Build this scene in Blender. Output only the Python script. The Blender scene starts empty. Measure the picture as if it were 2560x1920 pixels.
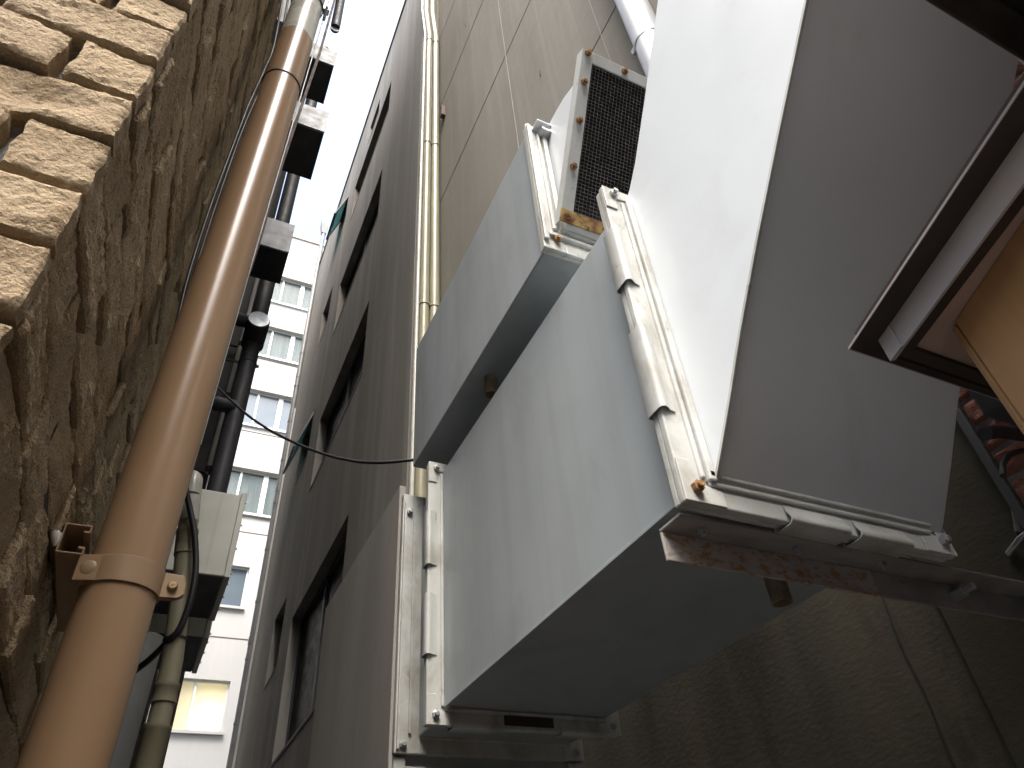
import bpy, bmesh, math, random
from mathutils import Vector, Matrix, noise
random.seed(7)
S = bpy.context.scene
COL = S.collection
R = math.radians

# ------------------------------------------------------------------ camera
CAM = Vector((0, 0, 1.5))
CR = ((0.9043620154832447, -0.4211642203119261, -0.06892056645248071),
      (0.23003772305048947, 0.6171006389831316, -0.7525087689458222),
      (0.3594606945478598, 0.6646860167745803, 0.6549660358976733))   # rows: right, down, forward
F = 1750.0
cd = bpy.data.cameras.new('camera'); cam = bpy.data.objects.new('camera', cd); COL.objects.link(cam)
r_, d_, f_ = (Vector(v) for v in CR)
cam.matrix_world = Matrix((( r_.x, -d_.x, -f_.x, CAM.x), (r_.y, -d_.y, -f_.y, CAM.y), (r_.z, -d_.z, -f_.z, CAM.z), (0, 0, 0, 1)))
cd.sensor_fit = 'HORIZONTAL'; cd.sensor_width = 36.0; cd.lens = F / 2560 * 36.0
cd.clip_start = 0.02; cd.clip_end = 2000
S.camera = cam

# ------------------------------------------------------------------ sky, sun, exposure
SUN_EL, SUN_AZ = 60, 202           # azimuth: degrees clockwise from +Y (behind the camera and to its left)
w = bpy.data.worlds.new('World'); S.world = w; w.use_nodes = True
wn = w.node_tree; bg = wn.nodes['Background']
sky = wn.nodes.new('ShaderNodeTexSky'); sky.sky_type = 'NISHITA'; sky.sun_disc = False
sky.sun_elevation = R(SUN_EL); sky.sun_rotation = R(SUN_AZ); sky.air_density = 1.6; sky.dust_density = 6.0; sky.ozone_density = 2.0
hs = wn.nodes.new('ShaderNodeHueSaturation'); hs.inputs['Saturation'].default_value = 0.80
wn.links.new(sky.outputs[0], hs.inputs['Color']); wn.links.new(hs.outputs[0], bg.inputs['Color'])
bg.inputs['Strength'].default_value = 0.15
sd = bpy.data.lights.new('sun', 'SUN'); sun = bpy.data.objects.new('sun', sd); COL.objects.link(sun)
sd.energy = 1.5; sd.angle = R(34); sd.color = (1, .97, .93)
sv = Vector((math.sin(R(SUN_AZ)) * math.cos(R(SUN_EL)), math.cos(R(SUN_AZ)) * math.cos(R(SUN_EL)), math.sin(R(SUN_EL))))
sun.rotation_euler = (-sv).to_track_quat('-Z', 'Y').to_euler()
S.view_settings.view_transform = 'Standard'; S.view_settings.look = 'None'
S.view_settings.gamma = 1; S.view_settings.use_curve_mapping = False
S.view_settings.exposure = 1.85
S.render.engine = 'CYCLES'; S.cycles.max_bounces = 8; S.cycles.diffuse_bounces = 5; S.cycles.glossy_bounces = 4
S.cycles.use_denoising = True; S.cycles.sample_clamp_indirect = 6

def at(px, py, ax, v):
    """the point of the plane ax = v (metres, world) that the photograph's pixel looks at"""
    d = r_ * ((px - 1280) / F) + d_ * ((py - 960) / F) + f_
    i = 'XYZ'.index(ax)
    return CAM + d * ((v - CAM[i]) / d[i])
def zr(z): return z + 1.5

# ------------------------------------------------------------------ materials
def lin(c):
    return tuple((x / 12.92 if x <= .04045 else ((x + .055) / 1.055) ** 2.4) for x in c)
MATS = {}
def mat(name, col, rough=.55, metal=0.0, col2=None, sc=(6, 6, 6), ramp=(.35, .65), detail=6, bump=0.0, bsc=60, bd=6,
        spots=None, streak=None, speck=None, spec=.5, distort=0.0, coat=0.0, grad=None, vary=True):
    m = bpy.data.materials.new(name); m.use_nodes = True; MATS[name] = m
    n = m.node_tree; N = n.nodes; L = n.links; b = N['Principled BSDF']
    b.inputs['Roughness'].default_value = rough; b.inputs['Metallic'].default_value = metal
    b.inputs['Specular IOR Level'].default_value = spec; b.inputs['Coat Weight'].default_value = coat
    tc = N.new('ShaderNodeTexCoord')
    def nz(scale, det, dist=0.0, rgh=.55):
        mp = N.new('ShaderNodeMapping'); mp.inputs['Scale'].default_value = scale
        L.new(tc.outputs['Object'], mp.inputs['Vector'])
        t = N.new('ShaderNodeTexNoise'); t.inputs['Scale'].default_value = 1; t.inputs['Detail'].default_value = det
        t.inputs['Roughness'].default_value = rgh; t.inputs['Distortion'].default_value = dist
        L.new(mp.outputs[0], t.inputs['Vector']); return t.outputs['Fac']
    def mr(x, lo, hi, a=0.0, c=1.0):
        r = N.new('ShaderNodeMapRange'); r.inputs[1].default_value = lo; r.inputs[2].default_value = hi
        r.inputs[3].default_value = a; r.inputs[4].default_value = c; L.new(x, r.inputs[0]); return r.outputs[0]
    def mix(f, a, c):
        x = N.new('ShaderNodeMix'); x.data_type = 'RGBA'
        L.new(f, x.inputs[0])
        for i, v in ((6, a), (7, c)):
            if isinstance(v, tuple): x.inputs[i].default_value = (*v, 1)
            else: L.new(v, x.inputs[i])
        return x.outputs[2]
    cur = tuple(col)
    if col2: cur = mix(mr(nz(sc, detail, distort), *ramp), cur, tuple(col2))
    if grad:          # (axis, z0, z1, colour): paint of another colour above a height, wavy edge
        sx = N.new('ShaderNodeSeparateXYZ'); L.new(tc.outputs['Object'], sx.inputs[0])
        cur = mix(mr(sx.outputs[grad[0]], grad[1], grad[2]), cur, grad[3])
    if streak:        # (colour, scale, lo, hi, strength)
        cur = mix(mr(nz(streak[1], 5, .3), streak[2], streak[3], 0, streak[4]), cur, tuple(streak[0]))
    if speck: cur = mix(mr(nz((speck[1],) * 3, 2), speck[2], speck[3], 0, speck[4]), cur, tuple(speck[0]))
    if spots:
        for s in spots: cur = mix(mr(nz(s[1] if isinstance(s[1], tuple) else (s[1],) * 3, 7, .4, .65), s[2], s[3], 0, s[4] if len(s) > 4 else 1), cur, tuple(s[0]))
    if isinstance(cur, tuple): b.inputs['Base Color'].default_value = (*cur, 1)
    else: L.new(cur, b.inputs['Base Color'])
    if vary: L.new(mr(nz((9, 9, 9), 4), .3, .7, max(0, rough - .08), min(1, rough + .1)), b.inputs['Roughness'])
    if bump:
        bp = N.new('ShaderNodeBump'); bp.inputs['Strength'].default_value = min(1, bump); bp.inputs['Distance'].default_value = .004 * max(1, bump)
        L.new(nz((bsc,) * 3 if not isinstance(bsc, tuple) else bsc, bd, 0, .6), bp.inputs['Height']); L.new(bp.outputs[0], b.inputs['Normal'])
    return m

RUST, RUST2 = (.16, .055, .018), (.07, .03, .015)
WHITE = (.352, .388, .41)
M_STONE = mat('split_stone', (.32, .238, .148), .9, col2=(.42, .325, .21), sc=(7, 7, 7), ramp=(.38, .62), bump=2.4, bsc=170, bd=10,
              speck=((.55, .46, .32), 380, .60, .70, .8), spots=[((.10, .07, .04), 95, .64, .70, .6), ((.10, .065, .038), 24, .60, .74, .7), ((.19, .105, .045), 5, .62, .74, .5)], spec=.25)
M_MORTAR = mat('mortar', (.26, .265, .26), .95, col2=(.20, .20, .20), sc=(14, 14, 14), bump=.8, bsc=180)
M_JOINTSHADE = mat('joint_shade', (.035, .028, .022), .95)  # near-black puts the shade of the gaps into the joint colour
M_BROWN = mat('brown_pipe_paint', (.275, .178, .105), .27, vary=False, spec=.42)
M_BRACKET = mat('brown_bracket_paint', (.27, .18, .105), .42, col2=(.25, .165, .095), sc=(20, 20, 20), bump=.05, bsc=60)
M_PALEPIPE = mat('pale_pipe_pvc', (.47, .47, .42), .28, col2=(.44, .44, .39), sc=(4, 4, 4))
M_OLIVE = mat('olive_pipe_pvc', (.27, .25, .17), .38, col2=(.22, .205, .14), sc=(5, 5, 2), streak=((.20, .18, .12), (20, 20, 1.5), .5, .8, .5))
M_GREYPIPE = mat('grey_pipe_pvc', (.20, .205, .20), .4, col2=(.17, .17, .17))
M_BLACKC = mat('black_cable', (.012, .012, .014), .45)
M_SHADEDUCT = mat('shaded_duct', (.028, .028, .032), .55, col2=(.05, .05, .055), sc=(4, 4, 1))  # near-black base holds the deep shade on these ducts and undersides
M_GALV = mat('galvanised', (.50, .52, .53), .38, .75, col2=(.40, .42, .43), sc=(16, 16, 16), ramp=(.3, .7))
M_HOOD = mat('hood_steel', (.27, .28, .285), .5, .1, col2=(.22, .23, .235), sc=(9, 9, 3), spots=[((.22, .17, .11), 12, .66, .76, .8)])
M_BOX = mat('box_paint', (.56, .565, .50), .5, col2=(.49, .495, .44), sc=(4, 4, 4), spots=[((.25, .22, .16), (26, 26, 12), .66, .76, .7)],
            streak=((.33, .31, .24), (30, 30, 1.4), .55, .8, .45))
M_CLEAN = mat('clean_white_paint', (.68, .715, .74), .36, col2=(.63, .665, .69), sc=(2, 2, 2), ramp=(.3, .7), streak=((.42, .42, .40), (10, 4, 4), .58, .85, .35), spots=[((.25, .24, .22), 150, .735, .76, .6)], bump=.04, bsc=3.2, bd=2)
M_WHITE = mat('duct_white_paint', WHITE, .42, col2=(.308, .343, .365), sc=(2, 2, 2), ramp=(.3, .7), bump=.05, bsc=3.2, bd=2,
              streak=((.27, .285, .28), (11, 13, .75), .50, .78, .7), spots=[((.22, .23, .225), (3.2, 3.2, 2.2), .56, .74, .55), ((.20, .20, .185), (60, 60, 30), .74, .80, .5)])
M_FLANGE = mat('flange_white_paint', (.52, .535, .52), .45, col2=(.44, .45, .425), sc=(14, 14, 4), bump=.15, bsc=30,
               spots=[((.27, .255, .215), (7, 7, 5), .48, .66, .75), ((.17, .15, .12), (24, 24, 12), .60, .72, .7), (RUST, (34, 34, 34), .735, .77, .8)])
M_ANGLE = mat('rusty_angle', (.46, .44, .425), .6, col2=(.36, .345, .335), sc=(8, 8, 8), bump=.4, bsc=90,
              spots=[((.36, .16, .03), (50, 110, 95), .50, .60, .85), ((.30, .14, .04), (12, 20, 26), .55, .68, .5), (RUST2, (38, 50, 60), .63, .71, .8)])
M_RUSTBOLT = mat('rusty_bolt', (.20, .085, .035), .8, col2=(.30, .18, .07), sc=(50, 50, 50), bump=.6, bsc=200)
M_VENTFR = mat('vent_frame_paint', (.48, .50, .50), .55, col2=(.42, .43, .41), sc=(12, 12, 12), bump=.15, bsc=60,
               spots=[((.40, .27, .09), (14, 14, 14), .60, .68, .8), (RUST, (20, 20, 20), .66, .73, .9)])
M_VENTBOT = mat('vent_frame_rust', (.42, .30, .11), .7, col2=(.20, .085, .03), sc=(26, 26, 26), ramp=(.42, .6), bump=.5, bsc=90, spots=[(RUST2, 34, .56, .66, .9)])
M_WIRE = mat('mesh_wire', (.145, .143, .135), .6, .2, col2=(.06, .055, .05), sc=(30, 30, 30))
M_INSHADE = mat('duct_inside_shade', (.008, .008, .009), .8)  # near-black stands in for the shade within hollow parts
M_WALL = mat('brown_grey_render', (.205, .188, .158), .9, col2=(.165, .15, .125), sc=(1.2, 1.2, .5), ramp=(.3, .7), bump=.35, bsc=120,
             streak=((.27, .25, .215), (7, 7, .35), .50, .78, .6), spots=[((.12, .108, .088), (5, 5, .6), .58, .75, .5)])
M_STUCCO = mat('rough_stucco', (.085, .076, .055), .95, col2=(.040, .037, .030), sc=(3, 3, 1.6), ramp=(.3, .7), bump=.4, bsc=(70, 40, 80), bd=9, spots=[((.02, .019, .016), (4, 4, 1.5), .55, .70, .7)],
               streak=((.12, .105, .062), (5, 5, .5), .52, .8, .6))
M_GREYWALL = mat('stained_concrete', (.205, .19, .168), .9, col2=(.15, .138, .12), sc=(.7, .7, .3), ramp=(.3, .7), bump=.3, bsc=60,
                 streak=((.33, .322, .305), (3, 3, .16), .48, .78, .6), spots=[((.13, .125, .115), (2.2, 2.2, .22), .52, .8, .5)])
M_CLAD = mat('grey_cladding', (.30, .285, .26), .85, col2=(.25, .238, .215), sc=(2, 2, .4), bump=.15, bsc=60)
M_SEAL = mat('pale_sealant', (.25, .235, .205), .8)
M_JOINT = mat('dark_joint', (.10, .09, .08), .9)
M_JOINTD = mat('black_joint', (.030, .028, .024), .95)
M_FAR = mat('cream_render', (.50, .495, .485), .85, col2=(.47, .465, .455), sc=(.6, .6, .3), bump=.2, bsc=20, streak=((.56, .54, .49), (3, 3, .3), .55, .8, .5))
M_FAR2 = mat('grey_render', (.22, .22, .215), .9)
M_FARTRIM = mat('buff_lintel', (.56, .52, .44), .8)
M_ALU = mat('aluminium_frame', (.72, .74, .75), .4, .3)
M_ALUD = mat('dark_aluminium', (.045, .045, .045), .5, .3)
M_GLASS = mat('window_glass', (.10, .135, .165), .12, spec=.8, col2=(.13, .16, .19), sc=(.6, .6, .6))
M_DGLASS = mat('dark_glass', (.012, .014, .016), .4, spec=.04)
M_TEAL = mat('teal_glass', (.26, .45, .46), .15, spec=.8)
_n = M_TEAL.node_tree; _t = _n.nodes.new('ShaderNodeBsdfTransparent'); _t.inputs[0].default_value = (.5, .78, .8, 1); _m = _n.nodes.new('ShaderNodeMixShader'); _m.inputs[0].default_value = .6
_n.links.new(_n.nodes['Principled BSDF'].outputs[0], _m.inputs[1]); _n.links.new(_t.outputs[0], _m.inputs[2]); _n.links.new(_m.outputs[0], _n.nodes['Material Output'].inputs[0])
M_CURT = mat('curtain_cloth', (.55, .53, .46), .9, col2=(.36, .36, .33), sc=(9, 9, .3), ramp=(.4, .6))
M_DARKWALL = mat('dark_neighbour_wall', (.085, .08, .075), .9, col2=(.06, .056, .052), sc=(2, 2, 1), bump=.2)
M_STRAP = mat('rust_steel_strip', (.055, .03, .028), .75, col2=(.09, .045, .03), sc=(12, 12, 12), bump=.4)
M_PALEC = mat('pale_conduit', (.58, .56, .52), .45)
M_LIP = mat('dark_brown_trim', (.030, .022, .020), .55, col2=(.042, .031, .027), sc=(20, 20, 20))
M_FASC = mat('lilac_grey_trim', (.40, .37, .38), .4, col2=(.36, .335, .345), sc=(8, 8, 8))
M_SOFFIT = mat('brown_soffit_board', (.46, .33, .275), .6, col2=(.42, .30, .25), sc=(14, 14, 14))
M_WOOD = mat('wood_grain_panel', (.44, .255, .125), .42, col2=(.36, .20, .092), sc=(34, 34, 1.6), ramp=(.35, .7), bump=.08, bsc=(120, 120, 6))
M_BRICK = mat('red_split_brick', (.30, .12, .09), .9, col2=(.36, .175, .13), sc=(9, 9, 9), bump=1.0, bsc=(120, 60, 160), bd=8, spots=[((.13, .045, .03), 26, .58, .7, .8)])
M_BMORTAR = mat('pale_mortar', (.55, .56, .54), .95, col2=(.45, .46, .45), sc=(20, 20, 20), bump=.6, bsc=150)
M_SILVER = mat('silver_pipe_paint', (.68, .70, .73), .36, .25, col2=(.64, .66, .69), sc=(5, 5, 5))
M_ASPHALT = mat('asphalt', (.085, .085, .085), .95, col2=(.105, .105, .105), sc=(3, 3, 3), bump=.6, bsc=80)
M_BRASS = mat('screw_brass', (.34, .25, .13), .4, .6)
M_GREYCASE = mat('grey_case', (.10, .105, .11), .6)

# ------------------------------------------------------------------ mesh builder
def bolts(pts, ax, m, parent, r=.009, h=.008, stud=.35):
    for p_ in pts: obj('bolt', MB().bolt(p_, ax, r, h, stud), m, parent, bevel=.001)
class MB:
    def __init__(s): s.v = []; s.f = []
    def add(s, vs, fs):
        k = len(s.v); s.v += [Vector(p) for p in vs]; s.f += [tuple(i + k for i in f) for f in fs]; return s
    def box(s, x0, x1, y0, y1, z0, z1):
        return s.add([(x0, y0, z0), (x1, y0, z0), (x1, y1, z0), (x0, y1, z0), (x0, y0, z1), (x1, y0, z1), (x1, y1, z1), (x0, y1, z1)],
                     [(0, 3, 2, 1), (4, 5, 6, 7), (0, 1, 5, 4), (1, 2, 6, 5), (2, 3, 7, 6), (3, 0, 4, 7)])
    def obox(s, c, a, b, d):
        c, a, b, d = Vector(c), Vector(a), Vector(b), Vector(d)
        vs = [c + a * i + b * j + d * k for k in (-.5, .5) for i, j in ((-.5, -.5), (.5, -.5), (.5, .5), (-.5, .5))]
        return s.add(vs, [(0, 3, 2, 1), (4, 5, 6, 7), (0, 1, 5, 4), (1, 2, 6, 5), (2, 3, 7, 6), (3, 0, 4, 7)])
    def prism(s, pts, d):
        d = Vector(d); n = len(pts); P = [Vector(p) for p in pts]
        return s.add(P + [p + d for p in P], [tuple(range(n - 1, -1, -1)), tuple(range(n, 2 * n))] + [(i, (i + 1) % n, n + (i + 1) % n, n + i) for i in range(n)])
    def tube(s, path, r, n=12, caps=True, inner=0):
        path = [Vector(p) for p in path]; m = len(path); rings = []; up = None
        for i, p in enumerate(path):
            t = (path[min(i + 1, m - 1)] - path[max(i - 1, 0)]).normalized()
            if up is None: up = t.orthogonal().normalized()
            up = (up - t * up.dot(t)).normalized(); q = t.cross(up)
            rr = r[i] if isinstance(r, (list, tuple)) else r
            rings.append([p + (up * math.cos(2 * math.pi * k / n) + q * math.sin(2 * math.pi * k / n)) * rr for k in range(n)])
        vs = [p for g in rings for p in g]; fs = []
        for i in range(m - 1):
            for k in range(n):
                fs.append((i * n + k, i * n + (k + 1) % n, (i + 1) * n + (k + 1) % n, (i + 1) * n + k))
        if caps: fs += [tuple(range(n - 1, -1, -1)), tuple((m - 1) * n + k for k in range(n))]
        return s.add(vs, fs)
    def ring(s, c, ax, r0, r1, h, n=32, a0=0, a1=360):
        """flat band round an axis from radius r0 to r1, h tall"""
        c = Vector(c); ax = Vector(ax).normalized(); u = ax.orthogonal().normalized() if abs(ax.z) < .99 else (Vector((1, 0, 0)) - ax * ax.x).normalized(); q = ax.cross(u)
        full = a1 - a0 >= 360; k = n if full else n + 1; vs = []; fs = []
        for i in range(k):
            t = R(a0 + (a1 - a0) * i / n); e = u * math.cos(t) + q * math.sin(t)
            vs += [c + e * r0, c + e * r1, c + e * r1 + ax * h, c + e * r0 + ax * h]
        for i in range(n):
            j = (i + 1) % k
            for a in range(4): fs.append((i * 4 + a, i * 4 + (a + 1) % 4, j * 4 + (a + 1) % 4, j * 4 + a))
        if not full: fs += [(3, 2, 1, 0), tuple((k - 1) * 4 + a for a in range(4))]
        return s.add(vs, fs)
    def bolt(s, c, ax, r=.009, h=.008, stud=.35):
        c = Vector(c); ax = Vector(ax).normalized()
        s.tube([c, c + ax * h], r, 6)
        if stud: s.tube([c + ax * h, c + ax * (h * 1.7)], r * .55, 10)
        return s

WORG = {}
def org(o): return WORG.get(o.name, Vector((0, 0, 0)))
def obj(name, mb, m, parent=None, smooth=None, bevel=0.0, seg=2):
    me = bpy.data.meshes.new(name)
    off = org(parent) if parent else Vector((0, 0, 0))
    me.from_pydata([p - off for p in mb.v], [], mb.f)
    bm = bmesh.new(); bm.from_mesh(me); bmesh.ops.recalc_face_normals(bm, faces=bm.faces); bm.to_mesh(me); bm.free()
    me.materials.append(MATS[m] if isinstance(m, str) else m)
    o = bpy.data.objects.new(name, me); COL.objects.link(o)
    if parent: o.parent = parent
    WORG[o.name] = off.copy()
    if smooth:
        me.polygons.foreach_set('use_smooth', [True] * len(me.polygons)); me.set_sharp_from_angle(angle=R(smooth))
    if bevel:
        b = o.modifiers.new('bevel', 'BEVEL'); b.width = bevel; b.segments = seg; b.limit_method = 'ANGLE'; b.angle_limit = R(40)
    return o
def tag(o, label, cat, group=None):
    o['label'] = label; o['category'] = cat
    if group: o['group'] = group
    return o
def thing(name, label, cat, loc, group=None):
    o = bpy.data.objects.new(name, None); COL.objects.link(o); o.location = loc; o.empty_display_size = .1
    WORG[o.name] = Vector(loc); return tag(o, label, cat, group)
def struct(name, mb, m):
    o = obj(name, mb, m); o['kind'] = 'structure'; return o
def fb(v, octv=4, s=0): return noise.fractal(Vector(v) + Vector((s * 3.17, s * 7.31, s * 1.93)), 1.0, 2.0, octv)

# ------------------------------------------------------------------ ground
struct('ground', MB().box(-80, 80, -80, 120, -.3, 0), M_ASPHALT)
tag(obj('sky_blocker', MB().box(-14, 14, -12, -4.6, 0, 7.2), M_FAR2), 'plain unseen building added behind the camera to block low sky light', 'building')  # unseen block, added to keep low sky light off the duct undersides

# ------------------------------------------------------------------ split-stone building on the left
SX, SY, SYE, STOP = -.20, .57, 1.78, 7.6
def stone(mb, o, u, v, n, L, H, seed, nu, nv, base, rg_=1.0):
    """one split-face stone: a grid with a broken face, chipped rims and side walls; o is its lower start on the mortar plane"""
    rnd = random.Random(seed); tu, tv = rnd.uniform(-.012, .012), rnd.uniform(-.008, .008); th = base + rnd.uniform(-.006, .007)
    chip = [rnd.uniform(.002, .010) for _ in range(4)]
    vs = []
    for j in range(nv + 1):
        for i in range(nu + 1):
            a, b = i / nu, j / nv; x, y = a * L, b * H
            wx = .0035 * noise.noise(Vector((y * 40, seed * 1.7, 0))); wy = .0036 * noise.noise(Vector((x * 14, seed * 2.3, 5))) + .0016 * noise.noise(Vector((x * 45, seed, 9)))
            e = [x / chip[0], (L - x) / chip[1], y / chip[2], (H - y) / chip[3]]; m = max(0.0, min(1.0, min(e)))
            h = th + tu * (a - .5) + tv * (b - .5)
            h += (.0052 if rg_ < .5 else .0034) * fb((x * 6, y * 14, seed), 2) + .0034 * rg_ * (abs(fb((x * 13, y * 30, seed + 40), 3)) - .25) * 2 + .0024 * fb((x * 80, y * 120, seed + 80), 3)
            c = noise.noise(Vector((x * 7, y * 11, seed + 300)))
            if c > (.40 if rg_ < .5 else .52): h -= .035 * (c - .40) * (1.3 - b)          # spalled scoops
            h -= (1 - m) ** 2 * .0045
            h = max(.004, h)
            if i in (0, nu): wx *= 1
            vs.append(o + u * (x + wx) + v * (y + wy) + n * h)
    k = (nu + 1); fs = [(j * k + i, j * k + i + 1, (j + 1) * k + i + 1, (j + 1) * k + i) for j in range(nv) for i in range(nu)]
    rim = [i for i in range(nu)] + [j * k + nu for j in range(nv)] + [nv * k + i for i in range(nu, 0, -1)] + [j * k for j in range(nv, 0, -1)]
    b0 = len(vs); vs += [vs[i] - n * (vs[i] - o).dot(n) for i in rim]
    m = len(rim); fs += [(rim[(q + 1) % m], rim[q], b0 + q, b0 + (q + 1) % m) for q in range(m)]
    mb.add(vs, fs)
PITCH = .0995; Z0 = zr(.704) - PITCH * 22
sb = thing('stone_building', 'building corner faced with rough tan split stone, behind the brown drainpipe', 'building', (-1, 1, 0))
obj('wall', MB().box(-3.2, SX - .034, SY + .034, SYE, 0, STOP), M_MORTAR, sb)
fr, sd_ = MB(), MB(); X, Y, Zv = Vector((1, 0, 0)), Vector((0, 1, 0)), Vector((0, 0, 1))
ZT = Vector((0, 0, 1)); nrow = int((STOP - Z0) / PITCH)
for k in range(nrow):
    z = Z0 + k * PITCH; rel = z - 1.5; near = -.3 < rel < 1.6; vis = -.5 < rel < 4
    g = .0105; H = PITCH - g
    # front: joints stand at the corner minus .1 / .3 ... in turn
    x1 = SX + .002; ln = .2 if k % 2 else .1; xx = []
    while x1 > (-1.3 if vis else -.7):
        L = ln - .016; xx.append((x1 - L, L)); x1 -= ln; ln = .2
    for q, (x0, L) in enumerate(xx):
        stone(fr, Vector((x0, SY + .034, z)), X, ZT, Vector((0, -1, 0)), L, H, k * 31 + q + 1, (44 if near else 16) if L > .12 else (24 if near else 9), 20 if near else 8, .030, .35)
    y0 = SY + .040; ln = .13 if k % 2 else .22; q = 0
    while y0 < SYE - .03:
        L = min(ln, SYE - y0) - .006
        stone(sd_, Vector((SX - .034, y0 + L, z)), Vector((0, -1, 0)), ZT, Vector((1, 0, 0)), L, PITCH - .010, k * 57 + q + 5001, 40 if rel < 1.8 and vis else (22 if vis else 8), 18 if rel < 1.8 and vis else (10 if vis else 5), .032, .7)
        y0 += ln; ln = .225; q += 1
obj('dark_joint', MB().box(SX - .0345, SX - .0125, SY + .05, SYE - .002, .2, STOP - .05), M_JOINTSHADE, sb)  # dark slab paints shade into the gaps of the side courses
obj('front_facing', fr, M_STONE, sb, smooth=32)
obj('side_facing', sd_, M_STONE, sb, smooth=26)

# ------------------------------------------------------------------ brown drainpipe with its strap
PX, PY, PR = -.090, 1.238, .057
def pax(z): return Vector((PX + .005 * (z - 2), PY - .012 * (z - 2), z))
bp = thing('drainpipe', 'large glossy brown drainpipe with a grey upper end, clamped to the stone wall', 'drainpipe', pax(0))
ZS = at(750, 65, 'Y', 1.153).z
obj('lower_section', MB().tube([pax(0), pax(2), pax(4), pax(ZS)], PR, 64, caps=False), M_BROWN, bp, smooth=60)
obj('upper_section', MB().tube([pax(ZS - .02), pax(ZS + 2), pax(9.2)], PR - .0012, 64), M_PALEPIPE, bp, smooth=60)
up_ = (pax(3) - pax(2)).normalized()
zbands = (at(700, 169, 'Y', 1.155).z, at(811, 35, 'Y', 1.208).z)
for z in zbands: obj('tie_band', MB().ring(pax(z), up_, PR, PR + .003, .006, 48), M_BLACKC, bp, smooth=40)
zc = zbands[1] + .008
hc = MB().ring(pax(zc), up_, PR, PR + .004, .008, 40)
c0 = pax(zc) + Vector((PR + .012, -.01, .006)); hc.box(c0.x - .012, c0.x + .012, c0.y - .012, c0.y + .012, c0.z - .012, c0.z + .012); hc.tube([c0 + Vector((0, -.03, -.02)), c0 + Vector((0, .03, -.02))], .006, 10)
obj('hose_clamp', hc, M_GALV, bp, smooth=40)
zs = zr(.530); HS = .044
st = MB().ring(pax(zs), up_, PR + .0005, PR + .0035, HS, 40, 150, 360 + 15)
# straight lug of the strap to the channel, and the tab on the other side
a0 = pax(zs) + Vector((math.cos(R(168)) * (PR + .002), -.045, HS / 2))
lug0 = Vector((-.158, 1.199, zs + HS / 2)); lug1 = pax(zs) + Vector((-.028, -PR + .008, HS / 2))
dl = lug1 - lug0; nl = Vector((dl.y, -dl.x, 0)).normalized()
st.obox((lug0 + lug1) / 2, dl, nl * .003, Vector((0, 0, HS)))
strap = obj('strap', st, M_BRACKET, bp, smooth=35, bevel=.0008)
dm = lug0.lerp(lug1, .42) + nl * .0015
obj('dimple', MB().tube([dm, dm + nl * .0014], [.012, .009], 20), M_BRACKET, strap, smooth=30)
tb0 = pax(zs) + Vector((PR - .004, -.012, 0)); tab = MB()
tb = [tb0, tb0 + Vector((.034, .004, .004)), tb0 + Vector((.042, .005, .012)), tb0 + Vector((.042, .005, HS - .014)), tb0 + Vector((.036, .004, HS)), tb0 + Vector((0, 0, HS))]
tab.prism(tb, (0, .003, 0)); tab.prism([p + Vector((0, .0065, -.002)) for p in tb], (0, .003, 0))
tbo = obj('strap_tab', tab, M_BRACKET, bp, bevel=.0008)
sc = tb0 + Vector((.022, .0005, HS / 2)); sm = MB().tube([sc, sc + Vector((0, -.005, 0))], [.0085, .006], 18)
for a in (20, 110): sm.obox(sc + Vector((0, -.0052, 0)), Vector((math.cos(R(a)) * .009, 0, math.sin(R(a)) * .009)), (0, .0012, 0), Vector((-math.sin(R(a)), 0, math.cos(R(a)))) * .0016)
obj('screw', sm, M_BRASS, tbo, smooth=30)
t_ = .0028; sx0, sx1, sz0, sz1 = -.194, -.155, zr(.572), zr(.624)
prf = [(sx0, sz0), (sx1, sz0), (sx1, sz0 + .014), (sx1 - .010, sz0 + .014), (sx1 - .010, sz0 + .010), (sx1 - t_, sz0 + .010), (sx1 - t_, sz0 + t_), (sx0 + t_, sz0 + t_),
       (sx0 + t_, sz1 - t_), (sx1 - t_, sz1 - t_), (sx1 - t_, sz1 - .010), (sx1 - .010, sz1 - .010), (sx1 - .010, sz1 - .014), (sx1, sz1 - .014), (sx1, sz1), (sx0, sz1)]
obj('channel', MB().prism([(x, 1.196, z) for x, z in prf], (0, .33, 0)), M_BRACKET, bp, bevel=.001)
p = at(146, 1345, 'Y', 1.20)
obj('sealant', MB().tube([p + Vector((-.012, 0, .016)), p + Vector((-.004, -.004, .002)), p + Vector((0, 0, -.014))], [.005, .009, .003], 10), M_PALEC, bp, smooth=60)

# cables beside it
def wob(path, a=.003, n=6):
    out = []
    for i in range(len(path) - 1):
        A, B = Vector(path[i]), Vector(path[i + 1])
        for k in range(n): out.append(A.lerp(B, k / n))
    out.append(Vector(path[-1])); sm = [out[0]] + [(out[i - 1] + out[i] * 2 + out[i + 1]) / 4 for i in range(1, len(out) - 1)] + [out[-1]]
    for _ in range(3): sm = [sm[0]] + [(sm[i - 1] + sm[i] * 2 + sm[i + 1]) / 4 for i in range(1, len(sm) - 1)] + [sm[-1]]
    return sm
for k, (dx, lab) in enumerate(((0, 'black cable climbing the gap between stone wall and brown pipe, touching the stones'), (13, 'black cable running up against the left side of the brown pipe'))):
    pts = [(712, -60), (706, 0), (694, 70), (682 + dx * .6, 130), (655 + dx, 190), (622 + dx * .9, 260), (590 + dx * .6, 345), (524 + dx, 520), (470 + dx, 690), (430 + dx, 860)]
    tag(obj('cable', MB().tube(wob([at(a + (k * 14 if b < 100 else 0), b, 'Y', 1.27 + .01 * k) for a, b in pts]), .0045, 10), M_BLACKC, smooth=60), lab, 'cable', 'cables along the left wall')
jb = at(712, 60, 'Y', 1.50)
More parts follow.
